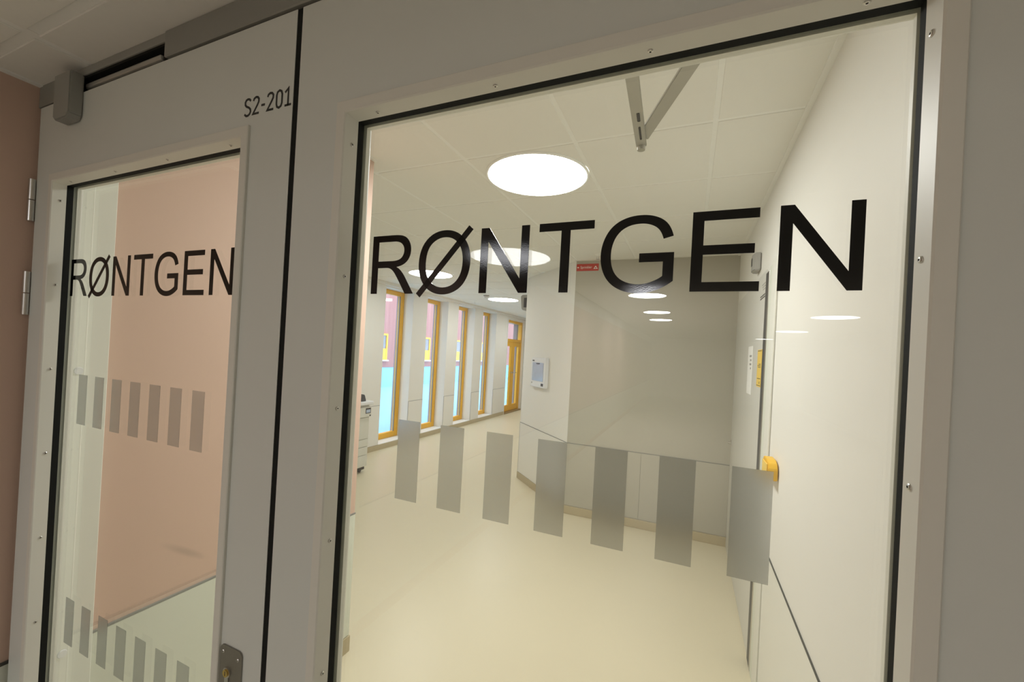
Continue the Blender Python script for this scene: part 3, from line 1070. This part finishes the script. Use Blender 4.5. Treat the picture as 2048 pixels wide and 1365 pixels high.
# wall detector above the sliding door
dt = empty('wall_detector', (XR - 0.001, 2.585, 2.30))
tag(dt, 'small grey motion detector on the wall above the sliding door', 'detector')
prism('detector_housing', [(XR - 0.001, 2.51), (XR - 0.001, 2.66), (XR - 0.035, 2.65), (XR - 0.045, 2.62), (XR - 0.045, 2.55), (XR - 0.035, 2.52)],
      'z', 2.31, 2.425, M_GREYPL, dt, 0.006)
box('detector_lens', XR - 0.0475, XR - 0.0445, 2.575, 2.615, 2.35, 2.40, M_DARKPL, dt, 0.001)

# yellow box on the right wall
yb = empty('push_button_box', (XR - 0.0005, 1.72, 1.18))
tag(yb, 'yellow plastic box on the white wall beside the sliding door', 'wall box')
prism('box_housing', [(1.645, 1.185), (1.645, 1.236), (1.660, 1.258), (1.70, 1.270), (1.78, 1.270), (1.80, 1.255), (1.80, 1.185)], 'x', XR - 0.042, XR - 0.0045, M_YELLOW, yb, 0.003)
box('box_lid', XR - 0.047, XR - 0.042, 1.665, 1.785, 1.195, 1.255, M_YSIGN, yb, 0.002)

# ================================================================== HALL: SPRINKLER SIGN, SPRINKLERS, SMOKE DETECTOR
sg = empty('sprinkler_sign', (-1.05, YF - 0.002, 2.612))
tag(sg, 'red sprinkler sign with white arrow high on the wall facing the doors', 'sign')
box('sign_plate', -1.165, -0.928, YF - 0.004, YF - 0.0006, 2.612, 2.687, M_RED, sg, 0.0006)
bm = text_bm('Sprinkler', 0.040)
xf(bm, lambda x, y, zz: (-1.062 + x * 0.86, YF - 0.0045 + zz, 2.650 + y))
from_bm('sign_lettering', bm, M_WPRINT, sg)
prism('arrow_mark', [(-1.160, 2.649), (-1.149, 2.659), (-1.149, 2.654), (-1.138, 2.654), (-1.138, 2.644), (-1.149, 2.644), (-1.149, 2.639)], 'y', YF - 0.0047, YF - 0.0041, M_WPRINT, sg)
bm = fill_bm([[(0, 0), (0.046, 0), (0.030, 0.026), (0.026, 0.032), (0.020, 0.032), (0.016, 0.026)], [(0.012, 0.006), (0.034, 0.006), (0.026, 0.019), (0.020, 0.019)]])
xf(bm, lambda x, y, zz: (-0.983 + x, YF - 0.0045 + zz, 2.631 + y))
from_bm('sprinkler_pictogram', bm, M_WPRINT, sg)


def sprinkler(x, y, label):
    t = empty('fire_sprinkler', (x, y, ZC))
    tag(t, label, 'sprinkler')
    lathe('rosette', (x, y, ZC), [(0.032, 0.0), (0.030, -0.006), (0.012, -0.010), (0.010, -0.022), (0, -0.022)], M_RAIL, t, 20)
    b2 = bmesh.new()
    bm_box(b2, x - 0.012, x - 0.009, y - 0.002, y + 0.002, ZC - 0.050, ZC - 0.018)
    bm_box(b2, x + 0.009, x + 0.012, y - 0.002, y + 0.002, ZC - 0.050, ZC - 0.018)
    from_bm('yoke', b2, M_STEEL, t)
    cyl('deflector', (x, y, ZC), 'z', 0.018, -0.053, -0.049, M_STEEL, t, 16)
    return t


sprinkler(-0.885, 3.60, 'small chrome sprinkler head under the ceiling by the red sign')
sprinkler(-4.12, 7.10, 'small sprinkler head under the ceiling by the window wall')
sm = empty('smoke_detector', (-3.49, 6.36, ZC))
tag(sm, 'small round smoke detector on the ceiling beside the lamp before the orange door', 'detector')
lathe('detector_base', (-3.49, 6.36, ZC), [(0.055, 0.001), (0.055, -0.015), (0.050, -0.018), (0, -0.018)], M_GREYPL, sm, 24)
lathe('detector_head', (-3.49, 6.36, ZC), [(0.044, -0.018), (0.040, -0.040), (0.028, -0.050), (0, -0.052)], M_PLASTIC, sm, 24)

# ================================================================== HALL: CABINET ON THE ANGLED WALL
# s measured along the angled wall from its corner with the wall facing the doors
s0, s1 = (CH0[0] + 1.534) * math.sqrt(2), (CH0[0] + 1.828) * math.sqrt(2)
ca = empty('wall_cabinet', ch((s0 + s1) / 2, 0, 1.283))
tag(ca, 'white cabinet with a bluish reflection painted into its door window on the angled wall', 'cabinet')
ch_box('cabinet_body', s0, s1, 0.0003, 0.045, 1.283, 1.650, M_PLASTIC, ca, 0.006)
ch_box('cabinet_window', s0 + 0.055, s1 - 0.055, 0.0453, 0.049, 1.362, 1.588, M_BLUEREFL, ca, 0.003)
ch_box('cabinet_label', s1 - 0.10, s1 - 0.045, 0.0453, 0.0465, 1.603, 1.618, M_DARKPL, ca)
ch_box('cabinet_label', s0 + 0.045, s0 + 0.105, 0.0453, 0.0465, 1.305, 1.338, M_DARKPL, ca)
ch_box('cabinet_lock', s1 - 0.06, s1 - 0.045, 0.0453, 0.0485, 1.325, 1.34, M_GREYPL, ca)
ch_box('window_handle', s0 + 0.16, s0 + 0.24, 0.0493, 0.057, 1.572, 1.582, M_DARKPL, ca)

# grey speaker past the angled wall
sp = empty('wall_speaker', (CH1[0] - 0.0005, 5.20, 2.33))
tag(sp, 'grey box mounted high on the wall behind the angled corner', 'speaker')
prism('speaker_housing', [(CH1[0] - 0.0005, 2.32), (CH1[0] - 0.0005, 2.545), (CH1[0] - 0.21, 2.545), (CH1[0] - 0.235, 2.52), (CH1[0] - 0.215, 2.34), (CH1[0] - 0.19, 2.32)],
      'y', 5.12, 5.32, M_GREYPL, sp, 0.006)
box('speaker_grille', CH1[0] - 0.18, CH1[0] - 0.04, 5.112, 5.12, 2.36, 2.50, M_DARKPL, sp, 0.002)

# ================================================================== HALL: COPIER
cp = empty('copier', (-4.19, 3.47, 0))
tag(cp, 'cream office copier with paper drawers standing by the window wall', 'copier')
cx0, cx1, cy0, cy1 = -4.50, -3.87, 3.08, 3.86
box('body', cx0, cx1 - 0.012, cy0, cy1, 0.075, 0.90, M_COPIER, cp, 0.012, 2)
box('base', cx0 + 0.02, cx1 - 0.03, cy0 + 0.02, cy1 - 0.02, 0.035, 0.0748, M_DARKPL, cp, 0.004)
for z0_, z1_ in ((0.085, 0.232), (0.238, 0.342), (0.348, 0.445), (0.451, 0.735)):
    dw = box('drawer', cx1 - 0.0118, cx1, cy0 + 0.012, cy1 - 0.012, z0_, z1_, M_COPIER, cp, 0.004, 2)
    if z1_ < 0.5:
        box('handle', cx1, cx1 + 0.006, 3.340, 3.600, z1_ - 0.045, z1_ - 0.02, M_GREYPL, dw, 0.002)
box('control_band', cx1 - 0.0118, cx1 + 0.02, cy0, cy1 + 0.004, 0.742, 0.875, M_COPIER, cp, 0.006, 2)
box('display', cx1 + 0.0202, cx1 + 0.023, 3.750, 3.845, 0.79, 0.86, M_DARKPL, cp, 0.002)
box('display_screen', cx1 + 0.0232, cx1 + 0.0238, 3.760, 3.835, 0.80, 0.84, M_BLUEREFL, cp)
box('power_button', cx1 + 0.0202, cx1 + 0.024, 3.825, 3.850, 0.752, 0.768, M_DARKPL, cp, 0.002)
box('platen_rim', cx0 + 0.02, cx1 + 0.035, cy0, cy1 + 0.03, 0.902, 0.948, M_PLASTIC, cp, 0.01, 2)
prism('document_feeder', [(cx0 + 0.05, 0.949), (cx1 - 0.02, 0.949), (cx1 - 0.05, 1.03), (cx0 + 0.08, 1.06)], 'y', cy0 + 0.02, cy1 - 0.06, M_DARKPL, cp, 0.006)
for wx in (cx0 + 0.06, cx1 - 0.07):
    for wy in (cy0 + 0.06, cy1 - 0.07):
        cyl('castor', (wx, wy, 0.022), 'x', 0.022, -0.012, 0.012, M_DARKPL, cp, 16)

# ================================================================== OUTSIDE THE WINDOWS
gr = box('ground', -40, XO - 0.052, -12, 60, -0.4, -0.11, M_SNOW)
struct(gr, 'snow covered yard outside the windows', 'ground')
fb = empty('facade_building', (-12.3, 16.5, -0.11))
tag(fb, 'pink clad building with yellow framed windows across the snowy yard', 'building')
box('wall', -12.6, -12.0, -6, 45, 0.752, 9.0, M_FACADE, fb)
box('plinth', -12.65, -12.02, -6, 45, -0.3, 0.75, M_SNOW, fb)
for yw in (10.0, 13.10, 16.33, 19.6, 22.8):
    wdw = empty('facade_window', Vector((-12.0, yw + 0.43, 1.05)) - gloc(fb))
    wdw.parent = fb
    y0_, y1_ = yw, yw + 0.86
    box('frame_bar', -12.0, -11.93, y0_, y0_ + 0.08, 1.08, 2.20, M_ORANGE, wdw)
    box('frame_bar', -12.0, -11.93, y1_ - 0.08, y1_, 1.08, 2.20, M_ORANGE, wdw)
    box('frame_bar', -12.0, -11.93, y0_ + 0.08, y1_ - 0.08, 2.12, 2.20, M_ORANGE, wdw)
    box('panel', -12.0, -11.94, y0_ + 0.08, y1_ - 0.08, 1.08, 1.56, M_ORANGE, wdw)
    box('pane', -12.0, -11.97, y0_ + 0.08, y1_ - 0.08, 1.56, 2.12, M_FARPANE, wdw)
    box('sill', -12.0, -11.88, y0_ - 0.05, y1_ + 0.05, 1.02, 1.075, M_SILL, wdw)
